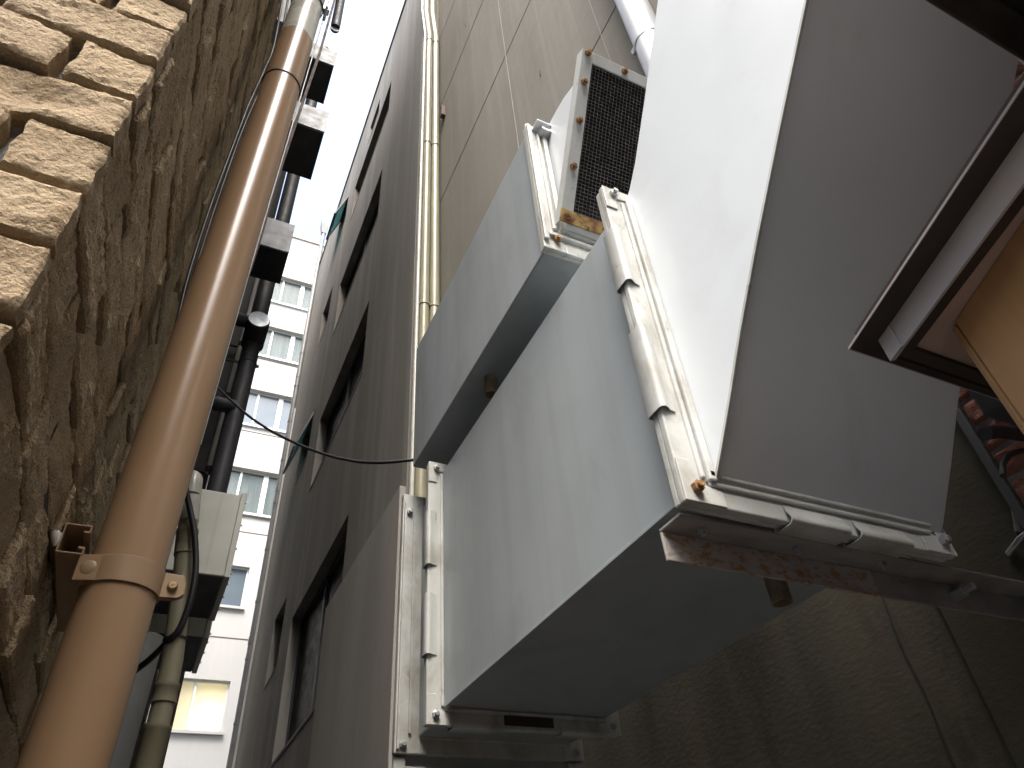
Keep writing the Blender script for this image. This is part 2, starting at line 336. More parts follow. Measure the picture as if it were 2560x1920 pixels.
t = thing('junction_box', 'dull grey box wedged between stone wall top and drainpipe', 'box', (jb.x, 1.5, jb.z))
obj('case', MB().box(jb.x - .055, jb.x + .075, 1.46, 1.56, jb.z - .10, jb.z + .9), M_GREYPIPE, t, bevel=.006)
obj('cover', MB().box(jb.x - .05, jb.x + .07, 1.452, 1.46, jb.z - .095, jb.z + .895), M_GREYPIPE, t, bevel=.002)

# ------------------------------------------------------------------ dark neighbour wall, hoods, ducts, pipes beyond the stone
nb = thing('neighbour_building', 'dark narrow building wall behind the hoods on the left', 'building', (-1, 8, 0))
obj('wall', MB().box(-3.2, -.20, 2.0, 7.5, 0, 17), M_DARKWALL, nb)
obj('wall', MB().box(-3.2, -.025, 7.5, 14.2, 0, 17), M_DARKWALL, nb)

def hood(label, x1, y0, y1, z0, z1, x0=-.2, rust=True):
    t = thing('vent_hood', label, 'vent hood', (x0, y0, z0), 'vent hoods on the left wall')
    m = MB()   # back, top and sides; the underside and the front panel are their own parts
    m.box(x0, x1, y0 + .012, y1, z0 + .012, z1)
    obj('shell', m, M_HOOD, t, bevel=.004)
    obj('front_panel', MB().box(x0, x1 + .004, y0, y0 + .012, z0, z1 + .004), M_HOOD, t, bevel=.003)
    fm = MB()
    for a, b, c, d in ((x0, x1, y0 + .012, y0 + .03), (x0, x1, y1 - .02, y1), (x1 - .02, x1, y0 + .03, y1 - .02)): fm.box(a, b, c, d, z0 - .012, z0 + .012)
    obj('rim', fm, M_SHADEDUCT, t); obj('filter', MB().box(x0, x1 - .02, y0 + .03, y1 - .02, z0 + .002, z0 + .012), M_SHADEDUCT, t)  # dark sheets paint the shade under the hood
    return t
hood('lowest of three square hoods, grey front with dark underside, above black tee duct', .245, 6.0, 6.55, zr(7.19), zr(7.75))
hood('middle square hood with rust-marked bright front and deep dark underside', .247, 4.0, 4.6, zr(6.80), zr(7.20))
hood('small top hood with pale front, just right of the pale pipe end', .203, 4.0, 4.5, zr(8.26), zr(8.62))

def mbox(label, x0, x1, y0, y1, z0, z1):
    t = thing('duct_box', label, 'metal box', (x0, y0, z0), 'metal boxes behind the olive pipe')
    obj('body', MB().box(x0, x1 - .028, y0, y1, z0, z1), M_BOX, t, bevel=.004)
    obj('flange', MB().box(x1 - .028, x1, y0 - .012, y1 + .01, z0 - .008, z1 + .012), M_BOX, t, bevel=.003)
    obj('underside', MB().box(x0 + .004, x1 - .032, y0 + .004, y1 - .004, z0 - .004, z0 + .001), M_SHADEDUCT, t)  # dark sheet stands in for the shade below the box
    bolts([(x1, y0 + .02, z0 + .03 + (z1 - z0 - .06) * i / 3) for i in range(4)] + [(x1, y0 + .1 + .16 * i, z0 + .012) for i in range(3)], (1, 0, 0), M_GALV, t, .007, .006)
    return t
mbox('stained cream metal box with flanged right edge, above the second box', -.2, .203, 3.5, 4.03, zr(1.655), zr(2.125))
mbox('darker metal box half hidden under and behind the cream box', -.2, .198, 4.13, 4.68, zr(1.59), zr(2.02))

bd = thing('exhaust_duct', 'shade-blackened round duct with side branches rising behind the hoods', 'duct', (.10, 7, 2.5))
obj('riser', MB().tube([(.095, 7, 2.5), (.095, 7, zr(6.95)), (.10, 7.02, zr(9)), (.10, 7.02, 16.5)], .105, 32), M_SHADEDUCT, bd, smooth=60)
dc = at(648, 797, 'Y', 6.62)
cp = MB().tube([dc + Vector((0, .02, 0)), dc + Vector((0, .5, 0))], .138, 36)
obj('stub', cp, M_SHADEDUCT, bd, smooth=50)
obj('end_cap', MB().tube([dc, dc + Vector((0, .02, 0))], [.125, .125], 36), M_GALV, bd, smooth=50)  # pale metal paints this cap as the lit end of the duct
for px, py, rr in ((600, 800, .085), (548, 1010, .085)):
    q = at(px, py, 'Y', 6.95); obj('branch', MB().tube([(-.2, 6.95, q.z), (.08, 6.95, q.z)], rr, 28).ring((-.13, 6.95, q.z), (1, 0, 0), rr, rr + .012, .02, 28), M_SHADEDUCT, bd, smooth=50)
for py in (905, 1250 - 345 + 345):
    q = at(585, py, 'Y', 7); b = MB().ring((.095, 7, q.z), (0, 0, 1), .105, .112, .03, 32); b.box(-.2, .0, 6.99, 7.01, q.z + .003, q.z + .027); b.box(.205, .235, 6.985, 7.015, q.z, q.z + .03)
    obj('clamp', b, M_SHADEDUCT, bd, smooth=40)
dq = at(838, 69, 'Y', 4.2)
t = thing('vent_pipe', 'dark vent pipe with a pale end, highest on the left wall', 'pipe', dq)
obj('pipe', MB().tube([dq + Vector((0, .012, 0)), dq + Vector((-.02, .25, 2.6))], .062, 28), M_SHADEDUCT, t, smooth=50)
obj('end_cap', MB().tube([dq, dq + Vector((0, .012, .003))], .064, 28), M_GALV, t, smooth=50)
pp = thing('conduit', 'pale conduit showing between the brown pipe and the black duct', 'conduit', (-.05, 7.4, 2))
pz = [at(520, 1185, 'Y', 7.4), at(592, 870, 'Y', 7.4)]
obj('pipe', MB().tube([(-.03, 7.38, pz[0].z), (-.035, 7.38, zr(9.5))], .034, 20), M_PALEC, pp, smooth=50)
for z in (pz[0].z, pz[0].z + 1.1, pz[0].z + 2.0): obj('collar', MB().tube([(-.03, 7.38, z), (-.03, 7.38, z + .08)], .04, 20).box(-.2, -.03, 7.40, 7.44, z + .02, z + .05), M_STRAP, pp, smooth=50)
sp = [at(a, b, 'Y', 3.0) for a, b in ((842, -20), (800, 130), (708, 400), (645, 611), (600, 745))]
m = MB()
for i in range(4): m.obox((sp[i] + sp[i + 1]) / 2, (.022, 0, 0), (0, .022, 0), sp[i + 1] - sp[i])
tag(obj('steel_bar', m, M_STRAP), 'thin rust brown steel bar beside the right edge of the drainpipe', 'steel bar')
cr = [at(a, b, 'Y', 1.6) for a, b in ((831, -30), (791, 107), (710, 382), (619, 692), (500, 1110))]
tag(obj('thin_rod', MB().tube(cr, .003, 8), M_SILVER, smooth=60), 'thin bright rod hugging the right edge of the drainpipe', 'rod')

# olive pipe between brown pipe and boxes
ax = [(500, 1120), (481, 1211), (471, 1305), (451, 1493), (431, 1650), (401, 1790), (373, 1895), (330, 2060)]
ap = [at(a, b, 'Y', 2.2) for a, b in ax]
op = thing('olive_pipe', 'olive plastic pipe with couplings, right beside the brown drainpipe', 'pipe', (ap[-1].x, 2.2, 0))
top = [ap[1] + Vector((-.04, .10, .055)), ap[1] + Vector((-.012, .045, .05)), ap[1] + Vector((0, .012, .026)), ap[1]]
obj('elbow', MB().tube([top[0]] + wob(top[1:] + [ap[2]], n=4), .030, 28), M_PALEPIPE, op, smooth=60)  # same pipe; the paler colour paints its lit top end
obj('pipe', MB().tube([ap[2], ap[3], ap[4], ap[5], ap[6], ap[7], Vector((ap[7].x + .05, 2.2, 0))], .0285, 32), M_OLIVE, op, smooth=60)
def along(i, tt): return ap[i].lerp(ap[i + 1], tt)
for (i, tt, l, rr) in ((2, .12, .085, .033), (4, .45, .05, .034), (5, .25, .28, .036)):
    a = along(i, tt); d = (ap[i + 1] - ap[i]).normalized()
    obj('coupling', MB().tube([a, a + d * .012, a + d * .014, a + d * l], [rr, rr, rr - .0015, rr - .001], 32), M_OLIVE, op, smooth=45)
for px, py in ((497, 1240), (452, 1597)):
    i = 1 if py < 1300 else 3; a = at(px - 22 if py < 1300 else px - 14, py, 'Y', 2.2); d = (ap[i + 1] - ap[i]).normalized()
    obj('tie_band', MB().ring(a, d, .029, .0325, .005, 28), M_BLACKC, op, smooth=40)
cl = [(455, 1175, 2.12), (468, 1240, 2.15), (487, 1330, 2.15), (491, 1420, 2.15), (478, 1500, 2.15), (450, 1575, 2.16), (424, 1600, 2.17), (380, 1645, 2.3), (320, 1690, 2.4)]
tag(obj('cable', MB().tube(wob([at(a, b, 'Y', c) for a, b, c in cl]), .0095, 12), M_BLACKC, smooth=60), 'thick black cable bowed across the olive pipe', 'cable', 'cables along the left wall')
g0, g1 = at(352, 1640, 'Y', 2.9), at(268, 1930, 'Y', 2.9)
tag(obj('grey_pipe', MB().tube([Vector((g1.x, 2.9, 0)), g1, g0, g0 + (g0 - g1) * .18], .062, 36), M_GREYPIPE, smooth=60), 'thick grey pipe standing behind the olive pipe at the bottom', 'pipe')

# ------------------------------------------------------------------ cream building at the end of the alley
fbld = thing('cream_building', 'cream rendered block with rows of windows closing the far end of the alley', 'building', (0, 20, 0))
FY = 20.0; ZTOP = 26.5
heads = [(zr(6.63), 1.24, 'low'), (zr(9.83), 1.22, 'small'), (zr(13.1), 1.55, 'wide'), (zr(16.33), 1.5, 'wide'), (zr(19.46), 1.5, 'wide'), (zr(22.35), 1.5, 'wide')]
wins = []
for zh, h, kind in heads:
    if kind == 'low': wins.append((.08, 1.71, zh - h, zh, kind))
    elif kind == 'small': wins.append((.65, 1.65, zh - h, zh, kind))
    else:
        for x0 in (-3.0, .10, 3.2): wins.append((x0, x0 + 3.02, zh - h, zh, kind))
m = MB(); zs_ = sorted({0, ZTOP} | {a for w_ in wins for a in (w_[2], w_[3])})
for a, b in zip(zs_[:-1], zs_[1:]):
    row = sorted((w_[0], w_[1]) for w_ in wins if w_[2] <= a + 1e-6 and w_[3] >= b - 1e-6); x = -9
    for x0, x1 in row: m.box(x, x0, FY, FY + .25, a, b); x = x1
    m.box(x, 12, FY, FY + .25, a, b)
m.box(-9, 12, FY + 1.3, FY + 8, 0, ZTOP)
obj('wall', m, M_FAR, fbld)
obj('parapet', MB().box(-9.1, 12.1, FY - .06, FY + .3, ZTOP, ZTOP + .12), M_FARTRIM, fbld)
jm = MB()
for z in (zr(7.72), zr(10.9), zr(14.55), zr(17.8)): jm.box(-9, 12, FY - .004, FY, z, z + .035)
obj('joint', jm, M_JOINT, fbld)
for zh, h, kind in heads:
    if kind == 'wide': obj('lintel', MB().box(-9, 12, FY - .07, FY + .001, zh, zh + .09), M_FARTRIM, fbld)
M_FROST = mat('frosted_glass', (.62, .60, .54), .35)
nb_ = M_FROST.node_tree; tr = nb_.nodes.new('ShaderNodeBsdfTranslucent'); tr.inputs[0].default_value = (.9, .87, .74, 1)
mx = nb_.nodes.new('ShaderNodeMixShader'); mx.inputs[0].default_value = .72
nb_.links.new(nb_.nodes['Principled BSDF'].outputs[0], mx.inputs[1]); nb_.links.new(tr.outputs[0], mx.inputs[2]); nb_.links.new(mx.outputs[0], nb_.nodes['Material Output'].inputs[0])
M_CLEARG = mat('clear_glass', (.20, .24, .26), .1, spec=.8)
cn = M_CLEARG.node_tree; tg_ = cn.nodes.new('ShaderNodeBsdfTransparent'); tg_.inputs[0].default_value = (.86, .9, .9, 1); mx = cn.nodes.new('ShaderNodeMixShader'); mx.inputs[0].default_value = .68
cn.links.new(cn.nodes['Principled BSDF'].outputs[0], mx.inputs[1]); cn.links.new(tg_.outputs[0], mx.inputs[2]); cn.links.new(mx.outputs[0], cn.nodes['Material Output'].inputs[0])
for (x0, x1, z0, z1, kind) in wins:
    y = FY + .10; m = MB(); t = .05
    m.box(x0, x1, y, y + .06, z0, z0 + t); m.box(x0, x1, y, y + .06, z1 - t, z1); m.box(x0, x0 + t, y, y + .06, z0 + t, z1 - t); m.box(x1 - t, x1, y, y + .06, z0 + t, z1 - t)
    wf = obj('window', m, M_ALU, fbld, bevel=.004)
    divs = {'low': [.905], 'small': [], 'wide': [x0 + .78, x0 + 1.54, x0 + 2.3]}[kind]
    for i, dx in enumerate(divs):
        ww = .075 if (kind == 'wide' and i == 1) else .032
        obj('mullion', MB().box(dx - ww, dx + ww, y - .01, y + .05, z0 + t, z1 - t), M_ALU, wf)
    edges = [x0 + t] + divs + [x1 - t]
    gl = M_FROST if kind == 'low' else (M_CLEARG if kind == 'wide' and abs(z1 - heads[3][0]) > .1 else M_GLASS)
    for a, b in zip(edges[:-1], edges[1:]): obj('pane', MB().box(a, b, y + .02 + (.012 if kind == 'low' else 0), y + .026 + (.012 if kind == 'low' else 0), z0 + t, z1 - t), gl, wf)
    obj('sill', MB().box(x0 - .06, x1 + .06, FY - .08, y, z0 - .07, z0), M_ALU if kind == 'wide' else M_FAR, wf)
    if kind == 'wide':
        cm = MB(); n = 60; h0 = z0 + .05 if abs(z1 - heads[3][0]) > .1 else z1 - .1
        if h0 < z1 - .5:
            pts = [(x0 + .06 + (x1 - x0 - .12) * i / n, y + .10 + .012 * math.sin(i * 1.5) , 0) for i in range(n + 1)]
            cm.add([(a, b, h0) for a, b, c in pts] + [(a, b, z1 - .06) for a, b, c in pts], [(i, i + 1, n + 2 + i, n + 1 + i) for i in range(n)])
            obj('curtain', cm, M_CURT, wf)
    if kind == 'low':
        obj('room', MB().box(x0 - .1, x1 + .1, y + .9, y + .92, z0 - .3, z1 + .3).box(x0 - .12, x0 - .1, y + .07, y + .9, z0 - .3, z1 + .3).box(x1 + .1, x1 + .12, y + .07, y + .9, z0 - .3, z1 + .3), M_FAR, wf)
        ld = bpy.data.lights.new('window_lamp', 'POINT'); lo = bpy.data.objects.new('window_lamp', ld); COL.objects.link(lo)
        ld.energy = 14; ld.shadow_soft_size = .18; ld.color = (1, .9, .68); lo.location = (1.35, y + .42, z0 + .30)
        lo.parent = None

# ------------------------------------------------------------------ stained grey building, far right wall of the alley
GX = 1.48
gb = thing('grey_building', 'stained dark grey concrete building with deep strip windows along the alley', 'building', (3, 9, 0))
GY0, GY1, GZT = 4.72, 14.0, zr(16.45)
big = [(6.80, 9.75, zr(2.30), zr(4.12)), (6.80, 9.75, zr(6.25), zr(7.62)), (6.75, 9.6, zr(9.60), zr(10.98)), (6.68, 9.4, zr(12.97), zr(14.13))]
sml = [(10.55, 11.5, zr(3.75), zr(4.8)), (10.6, 11.6, zr(7.5), zr(8.55)), (10.6, 11.5, zr(11.0), zr(12.05)), (10.2, 11.1, zr(14.0), zr(15.05)), (7.65, 8.4, zr(14.55), zr(15.15))]
ops = big + sml; m = MB()
zs_ = sorted({0, GZT} | {a for o in ops for a in o[2:]})
for a, b in zip(zs_[:-1], zs_[1:]):
    row = sorted((o[0], o[1]) for o in ops if o[2] <= a + 1e-6 and o[3] >= b - 1e-6); y = GY0
    for y0, y1 in row: m.box(GX, GX + .30, y, y0, a, b); y = y1
    m.box(GX, GX + .30, y, GY1, a, b)
m.box(GX + .30, GX + 5, GY0, GY1, 0, GZT)
obj('wall', m, M_GREYWALL, gb)
obj('coping', MB().box(GX - .03, GX + .4, GY0, GY1 + .05, GZT, GZT + .08), M_GREYWALL, gb)
obj('lower_cladding', MB().box(GX - .055, GX - .002, GY0, 7.22, 0, zr(3.2)), M_CLAD, gb, bevel=.004)
for i, (y0, y1, z0, z1) in enumerate(ops):
    m = MB(); x = GX + .13; t = .05
    m.box(x, x + .06, y0, y1, z0, z0 + t); m.box(x, x + .06, y0, y1, z1 - t, z1); m.box(x, x + .06, y0, y0 + t, z0 + t, z1 - t); m.box(x, x + .06, y1 - t, y1, z0 + t, z1 - t)
    if y1 - y0 > 2: m.box(x - .01, x + .05, (y0 + y1) / 2 - .04, (y0 + y1) / 2 + .04, z0 + t, z1 - t)
    wf = obj('window', m, M_ALUD, gb)
    obj('pane', MB().box(x + .02, x + .026, y0 + t, y1 - t, z0 + t, z1 - t), M_DGLASS, wf)
    obj('sill', MB().box(GX - .006, GX + .2, y0 - .03, y1 + .03, z0 - .04, z0), M_GREYWALL, wf)
    if i in (5, 7):                     # opened outwards
        ha = Vector((GX + .02, y0 + .03, z1 - .02)); b = Vector((-.30, 0, -1)).normalized() * (z1 - z0 - .1)
        sash = MB(); yy = Vector((0, y1 - y0 - .06, 0)); nn = b.cross(yy).normalized() * .03
        for u0, v0, u1, v1 in ((0, 0, 1, .07), (0, .93, 1, 1), (0, .07, .06, .93), (.94, .07, 1, .93)):
            sash.obox(ha + yy * ((u0 + u1) / 2) + b * ((v0 + v1) / 2), yy * (u1 - u0), b * (v1 - v0), nn)
        so = obj('open_sash', sash, M_ALUD, gb); obj('pane', MB().obox(ha + yy * .5 + b * .5, yy * .88, b * .86, nn * .3), M_TEAL, so)
    
def vdrain():
    dp = thing('downpipe', 'dark grey downpipe with hopper at the far corner of the stained wall', 'downpipe', (1.44, 14.05, 0))
    za, zb = 0, at(813, 590, 'Y', 13.9).z
    obj('pipe', MB().tube([(1.43, 13.86, za), (1.43, 13.86, zb)], .062, 20), M_GREYPIPE, dp, smooth=50)
    z = 2.2
    for k in range(12):
        z = 2.0 + k * 1.12
        if z > zb - .3: break
        obj('bracket', MB().ring((1.43, 13.86, z), (0, 0, 1), .062, .072, .04, 20).box(1.49, 1.62, 13.85, 13.87, z + .01, z + .03), M_GREYPIPE, dp, smooth=40)
        if k % 3 == 1: obj('coupling', MB().tube([(1.43, 13.86, z + .3), (1.43, 13.86, z + .44)], .07, 20), M_GREYPIPE, dp, smooth=40)
    h = MB().prism([(1.43 - .12, 13.74, zb + .42), (1.43 + .12, 13.74, zb + .42), (1.43 + .12, 13.98, zb + .42), (1.43 - .12, 13.98, zb + .42)], (0, 0, .25))
    h.add([(1.43 + a * .07, 13.86 + b * .07, zb) for a, b in ((-1, -1), (1, -1), (1, 1), (-1, 1))] + [(1.43 + a * .12, 13.86 + b * .12, zb + .42) for a, b in ((-1, -1), (1, -1), (1, 1), (-1, 1))],
          [(0, 3, 2, 1), (4, 5, 6, 7), (0, 1, 5, 4), (1, 2, 6, 5), (2, 3, 7, 6), (3, 0, 4, 7)])
    obj('hopper', h, M_GREYPIPE, dp)
vdrain()
tag(obj('conduit', MB().tube([(1.47, 13.7, 0), (1.47, 13.7, zr(10.9))], .025, 12), M_PALEC, smooth=60), 'pale conduit next to the dark grey downpipe on the stained wall', 'conduit')

# olive downpipes in the corner of the two right-hand buildings
for (x, r, m_, lab) in ((1.672, .055, M_OLIVE, 'rounded olive downpipe nearest the brown wall'), (1.562, .050, M_OLIVE, 'middle olive downpipe of the three in the corner'),
                        (1.488, .020, M_PALEPIPE, 'thin pale conduit left of two olive downpipes')):
    o = thing('corner_pipe', lab, 'downpipe', (x, 4.60, 0), 'pipes in the corner of the right walls')
    obj('pipe', MB().tube([(x, 4.60, 0), (x, 4.60, zr(11.4)), (x + .004, 4.60, zr(11.7)), (x - .06, 4.6, zr(12.6)), (x - .065, 4.60, zr(13.2)), (x - .065, 4.60, 19)], r, 24), m_, o, smooth=60)
    if r > .03:
        for k in range(4): obj('bracket', MB().ring((x, 4.60, zr(2.2 + 3.1 * k)), (0, 0, 1), r, r + .008, .035, 24).box(x - .01, x + .01, 4.65, 4.72, zr(2.2 + 3.1 * k), zr(2.23 + 3.1 * k)), M_OLIVE, o, smooth=40)

# ------------------------------------------------------------------ near right building: panel wall above, stucco below
NX = 1.75
rb = thing('rendered_building', 'brown grey panelled building carrying the white ducts on its wall', 'building', (4, 2, 0))
obj('wall', MB().box(NX, 7, -3, 4.65, zr(1.6), 21), M_WALL, rb)
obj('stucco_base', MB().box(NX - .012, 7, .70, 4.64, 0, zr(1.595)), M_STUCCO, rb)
jm, sm = MB(), MB()
for z in (4.97, 7.25, 9.55, 11.8): jm.box(NX - .003, NX + .01, -2, 4.65, zr(z), zr(z) + .012)
for y in (1.47, 2.72, .22): sm.box(NX - .0045, NX + .01, y, y + .006, zr(1.7), 21)
obj('panel_joint', jm, M_JOINT, rb); obj('sealant_line', sm, M_SEAL, rb)
ya = at(2290, 1690, 'X', NX - .012).y; yb_ = at(2440, 1690, 'X', NX - .012).y
jp = [Vector((NX - .0125, ya + .006 * noise.noise(Vector((k * .35, 2, 1))), .2 + k * .05)) for k in range(48)]
obj('stucco_joint', MB().tube(jp, [.0035 + .003 * abs(noise.noise(Vector((k * .4, 8, 3)))) for k in range(48)], 6), M_JOINTD, rb)
obj('stucco_pier', MB().box(NX - .028, NX - .0125, yb_ - .34, yb_, 0, zr(1.2)), M_STUCCO, rb, bevel=.004)
for k, (px, py) in enumerate(((1352, 182), (1165, 62))):
    q = at(px, py, 'X', NX); obj('pockmark', MB().tube([q + Vector((-.004, 0, .03)), q + Vector((-.004, .006, -.04))], [.010, .004], 8), M_JOINT, rb)
q = at(1111, 284, 'X', NX); obj('peg', MB().box(NX - .06, NX, q.y - .05, q.y + .02, q.z - .13, q.z + .13), M_STRAP, rb, bevel=.01)

sp_ = thing('silver_pipe', 'silver pipe with a wire clamp beside the wide white duct at the top', 'pipe', (1.64, 1.085, 3))
obj('pipe', MB().tube([(1.645, 1.085, zr(2.6)), (1.645, 1.085, 12)], .088, 40), M_SILVER, sp_, smooth=60)
zq = at(1625, 80, 'X', 1.60).z
cl_ = MB().ring((1.645, 1.085, zq), (0, 0, 1), .088, .092, .012, 40); cl_.bolt((1.585, 1.16, zq + .006), (-1, .3, 0), .010, .012); cl_.box(1.57, 1.60, 1.14, 1.165, zq - .02, zq + .03)
obj('clamp', cl_, M_GALV, sp_, smooth=40)
tg = MB()
for a in (-.04, 0, .035): tg.tube([(1.70, 1.20 + a, zq - .05), (1.72, 1.26 + a * 1.4, zq - .12 - abs(a))], .004, 6)
obj('wire_ends', tg, M_STRAP, sp_)

# ------------------------------------------------------------------ big white duct with flanges
DX0, DX1, DZ0, DZ1 = .757, 1.30, zr(.630), zr(1.440)
du = thing('square_duct', 'big white square duct with flanged joints turning up towards the street', 'duct', (1.03, 1.4, 2.1))
YN, YF = .75, 1.985
def rect_ring(y0, y1, ox0, ox1, oz0, oz1, ix0, ix1, iz0, iz1):
    m = MB(); m.box(ox0, ix0, y0, y1, oz0, oz1); m.box(ix1, ox1, y0, y1, oz0, oz1); m.box(ix0, ix1, y0, y1, oz0, iz0); m.box(ix0, ix1, y0, y1, iz1, oz1); return m
obj('straight_section', MB().box(DX0, DX1, YN + .034, YF - .002, DZ0, DZ1), M_WHITE, du, bevel=.006, seg=3)
seam = MB().box(DX0 - .0018, DX0 + .010, YN + .04, YF - .004, DZ0 - .0025, DZ0 + .005)
obj('seam', seam, M_WHITE, du, bevel=.001)
def flange(y, top, x1=1.352, lipx=.703, zb=zr(.580), fx=None):
    """two angle rings back to back at y, their fold lines, corner plates with bolts, and clip-on cleats"""
    ix0, ix1, iz0, iz1 = DX0 + .004, DX1 - .004, DZ0 + .004, DZ1 - .004
    fl = obj('flange', rect_ring(y, y + .0145, lipx, x1, zb, top, ix0, ix1, iz0, iz1), M_FLANGE, du, bevel=.003)
    obj('back_ring', rect_ring(y + .0165, y + .031, lipx + .002, x1 - .002, zb + .002, top - .002, ix0, ix1, iz0, iz1), M_FLANGE, fl, bevel=.003)
    rim = MB()      # the raised fold on the inner side of the face
    rim.box(ix0 - .014, ix0 - .004, y - .007, y + .002, zb + .05, top - .05); rim.box(ix0 - .002, ix0 + .014, y - .013, y + .002, zb + .045, top - .045)
    rim.box(ix0 + .0, x1 - .05, y - .007, y + .002, iz0 - .016, iz0 - .005); rim.box(ix0 + .0, x1 - .05, y - .013, y + .002, iz0 - .003, iz0 + .012)
    obj('fold', rim, M_FLANGE, fl, bevel=.003)
    for (cx, cz) in ((lipx, zb), (lipx, top), (x1, zb)):
        sx = 1 if cx == lipx else -1; sz = 1 if cz == zb else -1
        pl = MB().prism([(cx, y - .004, cz), (cx + sx * .085, y - .004, cz), (cx + sx * .085, y - .004, cz + sz * .03), (cx + sx * .035, y - .004, cz + sz * .04), (cx + sx * .03, y - .004, cz + sz * .085), (cx, y - .004, cz + sz * .085)], (0, .0035, 0))
        po = obj('corner_plate', pl, M_FLANGE, fl, bevel=.002)
        b = MB().bolt((cx + sx * .027, y - .004, cz + sz * .027), (0, -1, 0), .0115, .010); obj('bolt', b, M_RUSTBOLT if (y < 1 and cz == zb and sx > 0) else M_GALV, po, bevel=.001)
    return fl
def cleat(fl, y, a0, a1, edge, lip, sgn=1):
    """bent clip over both rings; edge 'v' on the left upright (a = z), 'h' on the lower bar (a = x)"""
    pr = [(.031, -.003), (.018, -.005), (.011, -.0095), (.003, -.0125), (-.0035, -.0105), (-.0068, -.003), (-.0068, .030), (-.002, .034), (.008, .033)]
    pts = pr + [(p0 - (.0018 if i < 4 else -.0018 if i < 7 else -.0005) * 0 + (.002 if 3 <= i <= 6 else 0), p1 + (.002 if i <= 4 else (0 if i < 7 else -.002))) for i, (p0, p1) in reversed(list(enumerate(pr)))]
    if edge == 'v': m = MB().prism([(lip + a, y + b, a0) for a, b in pts], (0, 0, a1 - a0))
    else: m = MB().prism([(a0, y + b, lip + a) for a, b in pts], (a1 - a0, 0, 0))
    obj('cleat', m, M_FLANGE, fl, smooth=60)
f1 = flange(YN, zr(1.475))
for (p0, p1) in (((1560, 710), (1525, 575)), ((1655, 1015), (1585, 825))):
    cleat(f1, YN, at(*p0, 'X', .70).z, at(*p1, 'X', .70).z, 'v', .703)
cleat(f1, YN, .92, 1.06, 'h', zr(.580)); cleat(f1, YN, 1.085, 1.22, 'h', zr(.580))
f2 = flange(YF, zr(1.470), x1=1.345)
for (p0, p1) in (((1060, 1420), (1063, 1285)), ((1058, 1642), (1060, 1490))):
    cleat(f2, YF, at(*p0, 'X', .70).z, at(*p1, 'X', .70).z, 'v', .703)
cleat(f2, YF, .78, .92, 'h', zr(.580)); cleat(f2, YF, 1.13, 1.30, 'h', zr(.580))
obj('label_gap', MB().box(.945, 1.105, YF - .008, YF + .002, zr(.590), zr(.616)), M_LIP, f2)
obj('collar_section', MB().box(DX0 + .02, DX1 + .02, YF + .032, 2.262, DZ0 - .005, DZ1 + .01), M_WHITE, du, bevel=.004)
# far flange and drop leg
FL3 = obj('flange', rect_ring(2.262, 2.29, .700, 1.37, zr(.575), zr(1.50), DX0 + .03, DX1 - .01, DZ0, DZ1), M_FLANGE, du, bevel=.003)
bolts([(cx, 2.262, zr(cz)) for cx, cz in ((.726, 1.42), (.726, .60), (1.34, .60))], (0, -1, 0), M_GALV, FL3, .013, .010)
fm = MB().box(.742, .752, 2.254, 2.263, zr(.63), zr(1.40)).box(.705, .714, 2.252, 2.263, zr(.585), zr(1.46)).box(.78, 1.32, 2.253, 2.263, zr(.618), zr(.628))
obj('fold', fm, M_FLANGE, FL3, bevel=.002)
dl_ = obj('drop_leg', MB().box(.706, 1.36, 2.292, 2.302, zr(-.9), zr(.60)).box(.87, 1.30, 2.302, 2.75, zr(-.9), zr(1.44)), M_WHITE, du, bevel=.004)
tr_ = MB().box(.704, .742, 2.276, 2.291, zr(-.9), zr(.57)).box(1.31, 1.362, 2.270, 2.291, zr(-.9), zr(.57)).box(.742, 1.31, 2.280, 2.291, zr(.52), zr(.545))
obj('edge_trim', tr_, M_FLANGE, dl_, bevel=.003)
# upturned section: side profile in the Y-Z plane
bot = [(.748, .625), (.735, .640), (.66, .737), (.586, .838), (.48, .970), (.359, 1.114), (.188, 1.313), (-.25, 1.82)]
topc = [(.748, 1.470), (.735, 1.480), (.69, 1.535), (.644, 1.607), (.60, 1.675), (.546, 1.763), (.44, 1.94), (.13, 2.48)]
EX0, EX1 = .776, 1.338
m = MB(); n = len(bot); vs = []
for x in (EX0, EX1):
    vs += [(x, y, zr(z)) for y, z in bot] + [(x, y, zr(z)) for y, z in topc]
fs = []
for s in range(2):
    k = s * 2 * n
    for i in range(n - 1): fs.append((k + i, k + i + 1, k + n + i + 1, k + n + i))
for i in range(n - 1):
    fs.append((i, i + 1, 2 * n + i + 1, 2 * n + i)); fs.append((n + i, n + i + 1, 3 * n + i + 1, 3 * n + i))
fs.append((0, n, 3 * n, 2 * n)); fs.append((n - 1, 2 * n - 1, 4 * n - 1, 3 * n - 1)); m.add(vs, fs)
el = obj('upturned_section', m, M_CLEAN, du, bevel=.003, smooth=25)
sm = MB()
for i in range(n - 1):
    (y0, z0), (y1, z1) = bot[i], bot[i + 1]; a, b_ = Vector((EX0, y0, zr(z0))), Vector((EX0, y1, zr(z1)))
    d = (b_ - a); nrm = Vector((0, -d.z, d.y)).normalized()
    sm.obox((a + b_) / 2 + nrm * .001 + Vector((-.0005, 0, 0)), d * 1.0, nrm * .006, (.006, 0, 0))
obj('seam', sm, M_FLANGE, el)
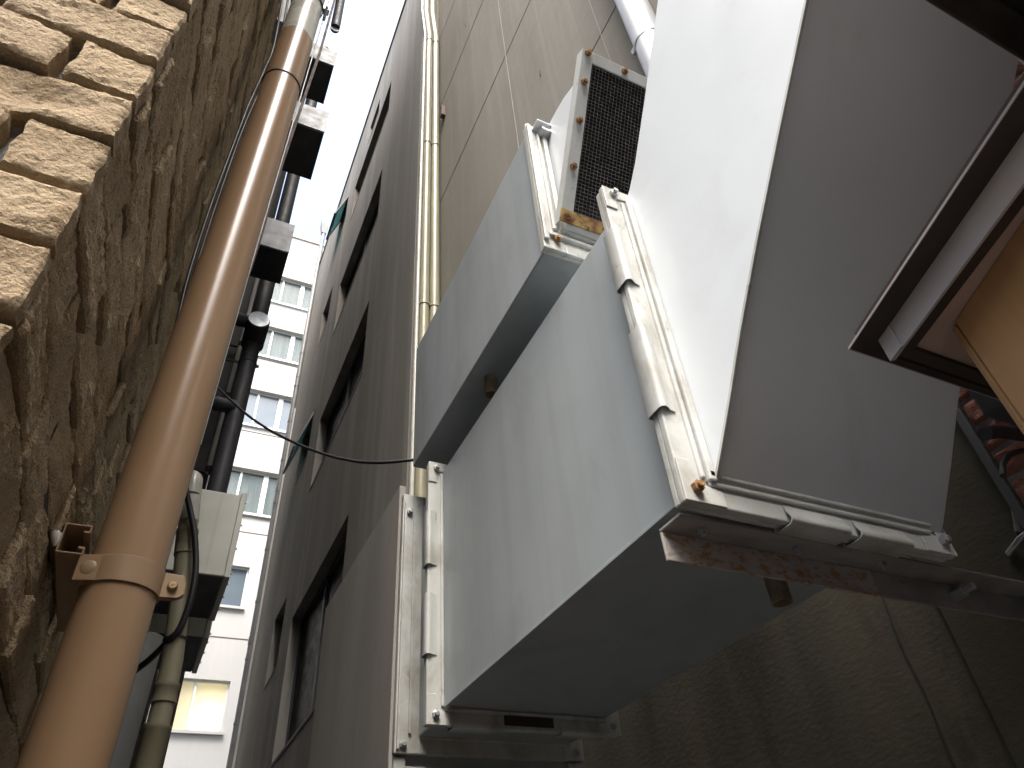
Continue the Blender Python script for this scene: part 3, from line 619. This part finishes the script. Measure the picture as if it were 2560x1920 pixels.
# drain stubs
def stub(parent, px0, py0, z, r, l):
    c = at(px0, py0, 'Z', z)
    o = MB(); o.ring(c + Vector((0, 0, -l)), (0, 0, 1), r - .003, r, l, 28)
    s = obj('drain_stub', o, 'stub_brass', parent, smooth=40)
    obj('stub_bore', MB().tube([c + Vector((0, 0, -l * .55)), c + Vector((0, 0, -l * .5))], r - .003, 24), M_INSHADE, s)  # near-black disc paints the dark of the bore
    return c
mat('stub_brass', (.30, .25, .15), .6, .2, col2=(.16, .13, .09), sc=(30, 30, 20), bump=.3, bsc=90)
stub(du, 1928, 1423, DZ0, .021, .075)

# ------------------------------------------------------------------ rusty angle under the near flange
an = thing('steel_angle', 'rust streaked white steel angle under the near flange of the big duct', 'bracket', (1.2, .85, 2.06))
M_ANGLEG = mat('grimy_angle', (.34, .325, .315), .6, col2=(.22, .21, .20), sc=(9, 20, 20), bump=.3, bsc=90, spots=[((.20, .11, .05), (14, 40, 40), .60, .70, .6)])
obj('top_leg', MB().box(.735, 1.785, .805, .868, zr(.590), zr(.596)), M_ANGLEG, an, bevel=.0015)
obj('front_leg', MB().box(.735, 1.24, .862, .868, zr(.535), zr(.5895)), M_ANGLE, an, bevel=.0015)
obj('front_leg', MB().box(1.2405, 1.785, .862, .868, zr(.535), zr(.5895)), M_ANGLEG, an, bevel=.0015)
bolts([(x, .832, zr(.590)) for x in (.80, 1.02, 1.24)], (0, 0, -1), M_GALV, an, .010, .008)
bolts([(1.47, .862, zr(.565))], (0, -1, 0), M_GALV, an, .013, .03)

# ------------------------------------------------------------------ small upper duct with the mesh vent
vx0, vx1, vz0, vz1 = .715, 1.26, zr(1.590), zr(2.235)
vd = thing('ventilation_duct', 'smaller white duct above the big one, ending in a mesh covered vent', 'duct', (.98, 1.6, 3.1))
obj('straight_section', MB().box(vx0, vx1, 1.056, 2.205, vz0, vz1), M_WHITE, vd, bevel=.005, seg=3)
fv = obj('flange', rect_ring(1.028, 1.040, .700, 1.28, zr(1.572), zr(2.25), .772, 1.21, zr(1.655), zr(2.20)), M_FLANGE, vd, bevel=.003)
obj('back_ring', rect_ring(1.042, 1.0555, .703, 1.277, zr(1.576), zr(2.246), .772, 1.21, zr(1.655), zr(2.20)), M_FLANGE, fv, bevel=.002)
fm = MB().box(.7, .716, 1.017, 1.029, zr(1.60), zr(2.235)).box(.734, .744, 1.018, 1.029, zr(1.66), zr(2.19)).box(.752, .768, 1.013, 1.029, zr(1.65), zr(2.2)).box(.72, 1.26, 1.017, 1.029, zr(1.625), zr(1.64)).box(.76, 1.2, 1.013, 1.029, zr(1.655), zr(1.668))
obj('fold', fm, M_FLANGE, fv, bevel=.003)
b = MB(); b.bolt((.742, 1.026, zr(1.615)), (0, -1, 0), .011, .01); obj('bolt', b, M_RUSTBOLT, fv)
# grey fitting cap on top of the flange
q = MB().ring((.76, 1.10, zr(2.22)), (0, -1, 0), .028, .040, .11, 20, 10, 170).box(.722, .80, .985, 1.1, zr(2.215), zr(2.222))
obj('flange_cap', q, M_SILVER, fv, smooth=40)
# mouth frame: plane through (y .721,z 2.20) and (y .995,z 1.675) at its left edge
Tm, Bm = Vector((0, .716, zr(2.205))), Vector((0, .997, zr(1.672))); dv = (Tm - Bm); Lm = dv.length; uv = dv.normalized(); nvv = Vector((0, -uv.z, uv.y)); nvv = nvv if nvv.y < 0 else -nvv
fx0, fx1 = .742, 1.30
topv = [(1.027, 2.238), (.98, 2.243), (.946, 2.243), (.89, 2.236), (.84, 2.215), (.80, 2.208)]
# elbow shell
mouthT, mouthB = Tm + uv * -.03 - nvv * .004, Bm + uv * .035 - nvv * .004
ex0, ex1 = .776, 1.24
side = [(1.03, 1.66), (mouthB.y, mouthB.z - 1.5)] 
pts = [Vector((0, 1.03, zr(1.66))), Vector((0, mouthB.y, mouthB.z)), Vector((0, mouthT.y, mouthT.z))] + [Vector((0, y, zr(z))) for y, z in reversed(topv)]
m = MB(); k = len(pts); vs = [Vector((ex0, p.y, p.z)) for p in pts] + [Vector((ex1, p.y, p.z)) for p in pts]
fs = [tuple(range(k)), tuple(range(2 * k - 1, k - 1, -1))]
for i in range(k):
    if i == 1: continue                         # the open mouth
    j = (i + 1) % k; fs.append((i, j, k + j, k + i))
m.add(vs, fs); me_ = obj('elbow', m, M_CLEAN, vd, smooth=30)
cen = sum(pts, Vector((0, 0, 0))) / len(pts)
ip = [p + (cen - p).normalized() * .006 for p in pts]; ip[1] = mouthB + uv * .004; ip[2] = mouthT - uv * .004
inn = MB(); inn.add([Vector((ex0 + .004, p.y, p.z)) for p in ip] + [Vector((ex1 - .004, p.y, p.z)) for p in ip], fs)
obj('shade_liner', inn, M_INSHADE, me_)  # near-black liner paints the darkness behind the mesh
def fr_pt(x, s, out=0.0): return Vector((x, Bm.y, Bm.z)) + uv * s + nvv * out
t_ = .040
ff = MB()
ff.obox(fr_pt(fx0 + t_ / 2, Lm / 2 + t_ / 2, .003), (t_, 0, 0), uv * (Lm - t_), nvv * .006)
ff.obox(fr_pt(fx1 - t_ / 2, Lm / 2 + t_ / 2, .003), (t_, 0, 0), uv * (Lm - t_), nvv * .006)
ff.obox(fr_pt((fx0 + fx1) / 2, Lm - t_ / 2, .0035), (fx1 - fx0 - 2 * t_, 0, 0), uv * t_, nvv * .006)
ff.obox(fr_pt(fx0 + .003, Lm / 2, -.015), (.006, 0, 0), uv * Lm, nvv * .03)
frm = obj('vent_frame', ff, M_VENTFR, vd, bevel=.0015)
fb_ = MB().obox(fr_pt((fx0 + fx1) / 2, t_ / 2, .0035), (fx1 - fx0, 0, 0), uv * t_, nvv * .007)
obj('frame_bottom', fb_, M_VENTBOT, frm, bevel=.0015)
for x, s in ((fx0 + .02, Lm - .012), (fx0 + .155, Lm - .018), (fx0 + .02, Lm * .80), (fx0 + .02, Lm * .57), (fx0 + .02, Lm * .305), (fx0 + .022, .02), (fx0 + .15, .02), (fx0 + .28, .02), (fx0 + .29, Lm - .018)):
    obj('bolt', MB().bolt(fr_pt(x, s, .006), nvv, .0115, .009, 1), M_RUSTBOLT, frm, bevel=.001)
wm = MB(); ox0, ox1, os0, os1 = fx0 + t_ - .006, fx1 - t_ + .006, t_ - .006, Lm - t_ + .006; pit = .0122; rw = .0008
nx = int((ox1 - ox0) / pit); ns = int((os1 - os0) / pit)
for i in range(nx + 1):
    x = ox0 + i * pit; wm.tube([fr_pt(x + .0012 * noise.noise(Vector((x * 30, s * 9, 1))), s, -.002 + .001 * (1 if (j + i) % 2 else -1)) for j, s in ((j, os0 + (os1 - os0) * j / ns) for j in range(ns + 1))], rw, 4, False)
for j in range(ns + 1):
    s = os0 + j * pit; wm.tube([fr_pt(x, s + .0012 * noise.noise(Vector((x * 9, s * 30, 7))), -.002 - .001 * (1 if (j + i) % 2 else -1)) for i, x in ((i, ox0 + (ox1 - ox0) * i / nx) for i in range(nx + 1))], rw, 4, False)
obj('wire_mesh', wm, M_WIRE, frm)
stub(vd, 1226, 945, vz0, .021, .075)
M_RUBBER = M_BLACKC

# cable across the alley
cp_ = [at(a, b, 'Y', y) for a, b, y in ((532, 955, 4.6), (560, 985, 4.4), (620, 1040, 4.1), (680, 1080, 3.8), (760, 1118, 3.5), (830, 1142, 3.3), (900, 1156, 3.1), (960, 1157, 3.0), (1040, 1149, 2.9), (1100, 1138, 2.9))]
tag(obj('cable', MB().tube([Vector((-.2, 4.7, cp_[0].z + .02))] + wob(cp_), .0088, 10), M_BLACKC, smooth=60), 'slack black cable strung across the alley to the small duct', 'cable')

# ------------------------------------------------------------------ red brick corner with cables, right edge
bx = 1.695
bw = thing('brick_wall', 'rough red brick wall with pale mortar behind the wood clad post', 'wall', (2, 0, 0))
obj('mortar', MB().box(bx + .008, 3, -1.6, .744, 0, 5), M_BMORTAR, bw)
m = MB(); zb = at(2433, 1067, 'X', bx).z - .0765 * 28
for k in range(60):
    z = zb + k * .0765; y = .742 if k % 2 else .742; ln = .10 if k % 2 else .205
    while y > -1.5:
        L = ln - .012; rel = zr(0)
        nu, nv = (18, 8) if (1.9 < z < 2.8 and y > 0) or (2.8 < z < 3.6) else (3, 2)
        vs = []; sd0 = random.random() * 99
        for j in range(nv + 1):
            for i in range(nu + 1):
                a, b_ = i / nu, j / nv; e = min(a * L, (1 - a) * L, b_ * .064, (1 - b_) * .064)
                h = .010 + (.006 * fb((a * L * 40, b_ * 4, sd0), 3) if nu > 5 else 0) - .008 * max(0, 1 - e / .007)
                vs.append((bx + .006 - h, y - a * L, z + b_ * .064))
        m.add(vs, [(j * (nu + 1) + i, j * (nu + 1) + i + 1, (j + 1) * (nu + 1) + i + 1, (j + 1) * (nu + 1) + i) for j in range(nv) for i in range(nu)])
        y -= ln; ln = .205
obj('bricks', m, M_BRICK, bw, smooth=50)
tag(obj('flashing', MB().box(bx - .006, NX + .02, .746, .768, 0, 5), M_GREYCASE, bevel=.003), 'narrow dark flashing strip where red brick meets stucco', 'flashing')
q = at(2470, 1085, 'X', 1.60); 
tag(obj('black_hose', MB().tube(wob([at(a, b, 'Y', .60) for a, b in ((2462, 1085), (2490, 1078), (2530, 1084), (2600, 1092), (2700, 1105))]), [.010] + [.016] * 40, 14).add([], []) if False else MB().tube(wob([at(a, b, 'Y', .60) for a, b in ((2462, 1085), (2490, 1078), (2530, 1084), (2600, 1092), (2700, 1105))]), .014, 14), M_BLACKC, smooth=60), 'thick black hose end in front of the red bricks', 'hose')
tag(obj('cable', MB().tube(wob([at(a, b, 'Y', .62) for a, b in ((2508, 1190), (2506, 1160), (2520, 1138), (2550, 1127), (2600, 1124), (2690, 1130))]), .006, 12), M_BLACKC, smooth=60), 'black cable looped over the red bricks', 'cable')
q = at(2500, 1035, 'X', 1.60)
tag(obj('meter_box', MB().box(1.52, 1.66, q.y - .32, q.y - .0, q.z - .03, q.z + .3), M_GREYCASE, bevel=.006), 'dark grey box on the red brick wall behind the post', 'box')
q = at(2552, 1330, 'X', NX - .03); 
hk = thing('pipe_hook', 'grey metal conduit stub with hook at right edge on stucco', 'conduit', q)
obj('pipe', MB().tube([q, q + Vector((-.005, -.06, .14))], .012, 12), M_GREYPIPE, hk, smooth=50)
obj('hook', MB().tube([q + Vector((0, .05, -.03)), q + Vector((-.02, 0, -.02)), q + Vector((-.01, -.03, -.01))], .007, 8), M_GALV, hk, smooth=50)

# ------------------------------------------------------------------ canopy corner overhead and wood clad post
ZC = zr(.655)
Cc = at(2125, 872, 'Z', ZC); Ce = at(2560, 215, 'Z', ZC); e1 = (Ce - Cc).normalized(); e2 = Vector((1, 0, 0)); n1 = Vector((-e1.y, e1.x, 0)); n1 = n1 if n1.x > 0 else -n1
n2 = Vector((0, -1, 0))
def cpt(d1, d2, s=None):
    """corner of the canopy outline moved in by d1 from the slanting edge and d2 from the far edge"""
    p = Cc + n2 * d2
    base = Cc + n1 * d1; t = (p.y - base.y) / e1.y
    q_ = base + e1 * t
    return Vector((q_.x, p.y, ZC))
LE = 1.6
def band(d1a, d1b, d2a, d2b, z0, z1):
    m = MB(); A, B = cpt(d1a, d2a), cpt(d1b, d2b)
    dz = Vector((0, 0, z1 - z0)); o = Vector((0, 0, z0 - ZC))
    m.prism([A + o, B + o, B + e1 * LE + o, A + e1 * LE + o], dz); m.prism([A + o, B + o, B + e2 * LE + o, A + e2 * LE + o], dz)
    return m
ca = thing('canopy', 'brown edged canopy corner jutting over the alley mouth with pale inner trim', 'canopy', (1.3, 0, 2.1))
obj('drip_edge', band(0, .034, 0, .030, ZC, ZC + .003), M_LIP, ca)
obj('outer_lip', band(-.0015, 0, -.0015, 0, ZC - .0005, ZC + .003), M_FASC, ca)
A = cpt(.012, .012); rf = MB().prism([A + Vector((0, 0, .0035)), A + e1 * LE + Vector((0, 0, .0035)), A + e1 * LE + e2 * LE + Vector((0, 0, .0035)), A + e2 * LE + Vector((0, 0, .0035))], (0, 0, .02))
obj('roof', rf, M_LIP, ca)
A, B = cpt(.034, .030), cpt(.038, .034); o_ = Vector((0, 0, -.042)); m = MB()
m.prism([A + o_, B + o_, B + e1 * LE + o_, A + e1 * LE + o_], (0, 0, .042))
obj('fascia', m, M_FASC, ca)
m = MB().prism([A + o_ + Vector((0, 0, .012)), B + o_ + Vector((0, 0, .02)), B + e2 * LE + o_ + Vector((0, 0, .012)), A + e2 * LE + o_ + Vector((0, 0, .012))], (0, 0, .030))
obj('fascia', m, M_LIP, ca)
cpn = A + o_ + e1 * .026
obj('corner_trim', MB().prism([A + o_ - n1 * .0025, A + o_ + e1 * .03 - n1 * .0025, A + o_ + e1 * .03 - n1 * .0005, A + o_ - n1 * .0005], (0, 0, .040)), M_FASC, ca)
obj('gap_shade', band(.0385, .066, .0345, .052, ZC - .030, ZC + .0), M_LIP, ca)  # dark strip paints the shadowed gap behind the fascia
A = cpt(.0665, .0525); zf = Vector((0, 0, -.022))
obj('soffit', MB().prism([A + zf, A + e1 * LE + zf, A + e1 * LE + e2 * LE + zf, A + e2 * LE + zf], (0, 0, .012)), M_SOFFIT, ca)
Zs_ = ZC - .022
Pc = at(2386, 803, 'Z', Zs_ - .001); Pd = at(2548, 565, 'Z', Zs_ - .001); ed = (Pd - Pc).normalized(); nd = Vector((-ed.y, ed.x, 0)); nd = nd if nd.x > 0 else -nd
wp = thing('wood_post', 'orange brown wood grain clad post holding up the canopy corner', 'post', (Pc.x, Pc.y, 0))
zt = Zs_ - .001
m = MB().prism([Vector((Pc.x, Pc.y, 0)), Vector((Pc.x, Pc.y, 0)) + ed * 1.6, Vector((Pc.x, Pc.y, 0)) + ed * 1.6 + nd * .25, Vector((Pc.x, Pc.y, 0)) + nd * .25 ], (0, 0, zt))  # cladding run lengthened out of view to block light
obj('cladding', m, M_WOOD, wp, bevel=.0012)
b0 = Vector((Pc.x, Pc.y, 0)) - ed * .0025
tm = MB().prism([b0 - nd * .002, b0 - ed * .013 + nd * .003, b0 - ed * .013 + nd * .24, b0 + nd * .24], (0, 0, zt - .004))
obj('edge_strip', tm, M_WOOD, wp, bevel=.002)
# dark beam overhead
q0, q1 = at(2310, 0, 'Z', zr(.78)), at(2560, 155, 'Z', zr(.78))
ov = thing('awning_and_blocker', 'dark brown awning box overhead in the top right corner, with an added unseen wall', 'building', (1, -.4, 2.3))
obj('wall', MB().box(.98, 7, -4, -.36, 2.40, 8.5), M_DARKWALL, ov)  # unseen wall, added to cut light reaching the upturned section from below
yb = (q0.y + q1.y) / 2
dy = q1 - q0
A = q0 - dy * 2.7; B = q0 + dy * 3.2  # awning stretched out of view to shade the upturned section
obj('awning', MB().prism([A, B, B + Vector((0, -.9, 0)), A + Vector((0, -.9, 0))], (0, 0, .14)), M_LIP, ov, bevel=.004)
obj('lip', MB().prism([A + Vector((0, -.022, -.008)), B + Vector((0, -.022, -.008)), B + Vector((0, -.034, -.008)), A + Vector((0, -.034, -.008))], (0, 0, .0075)), M_LIP, ov)
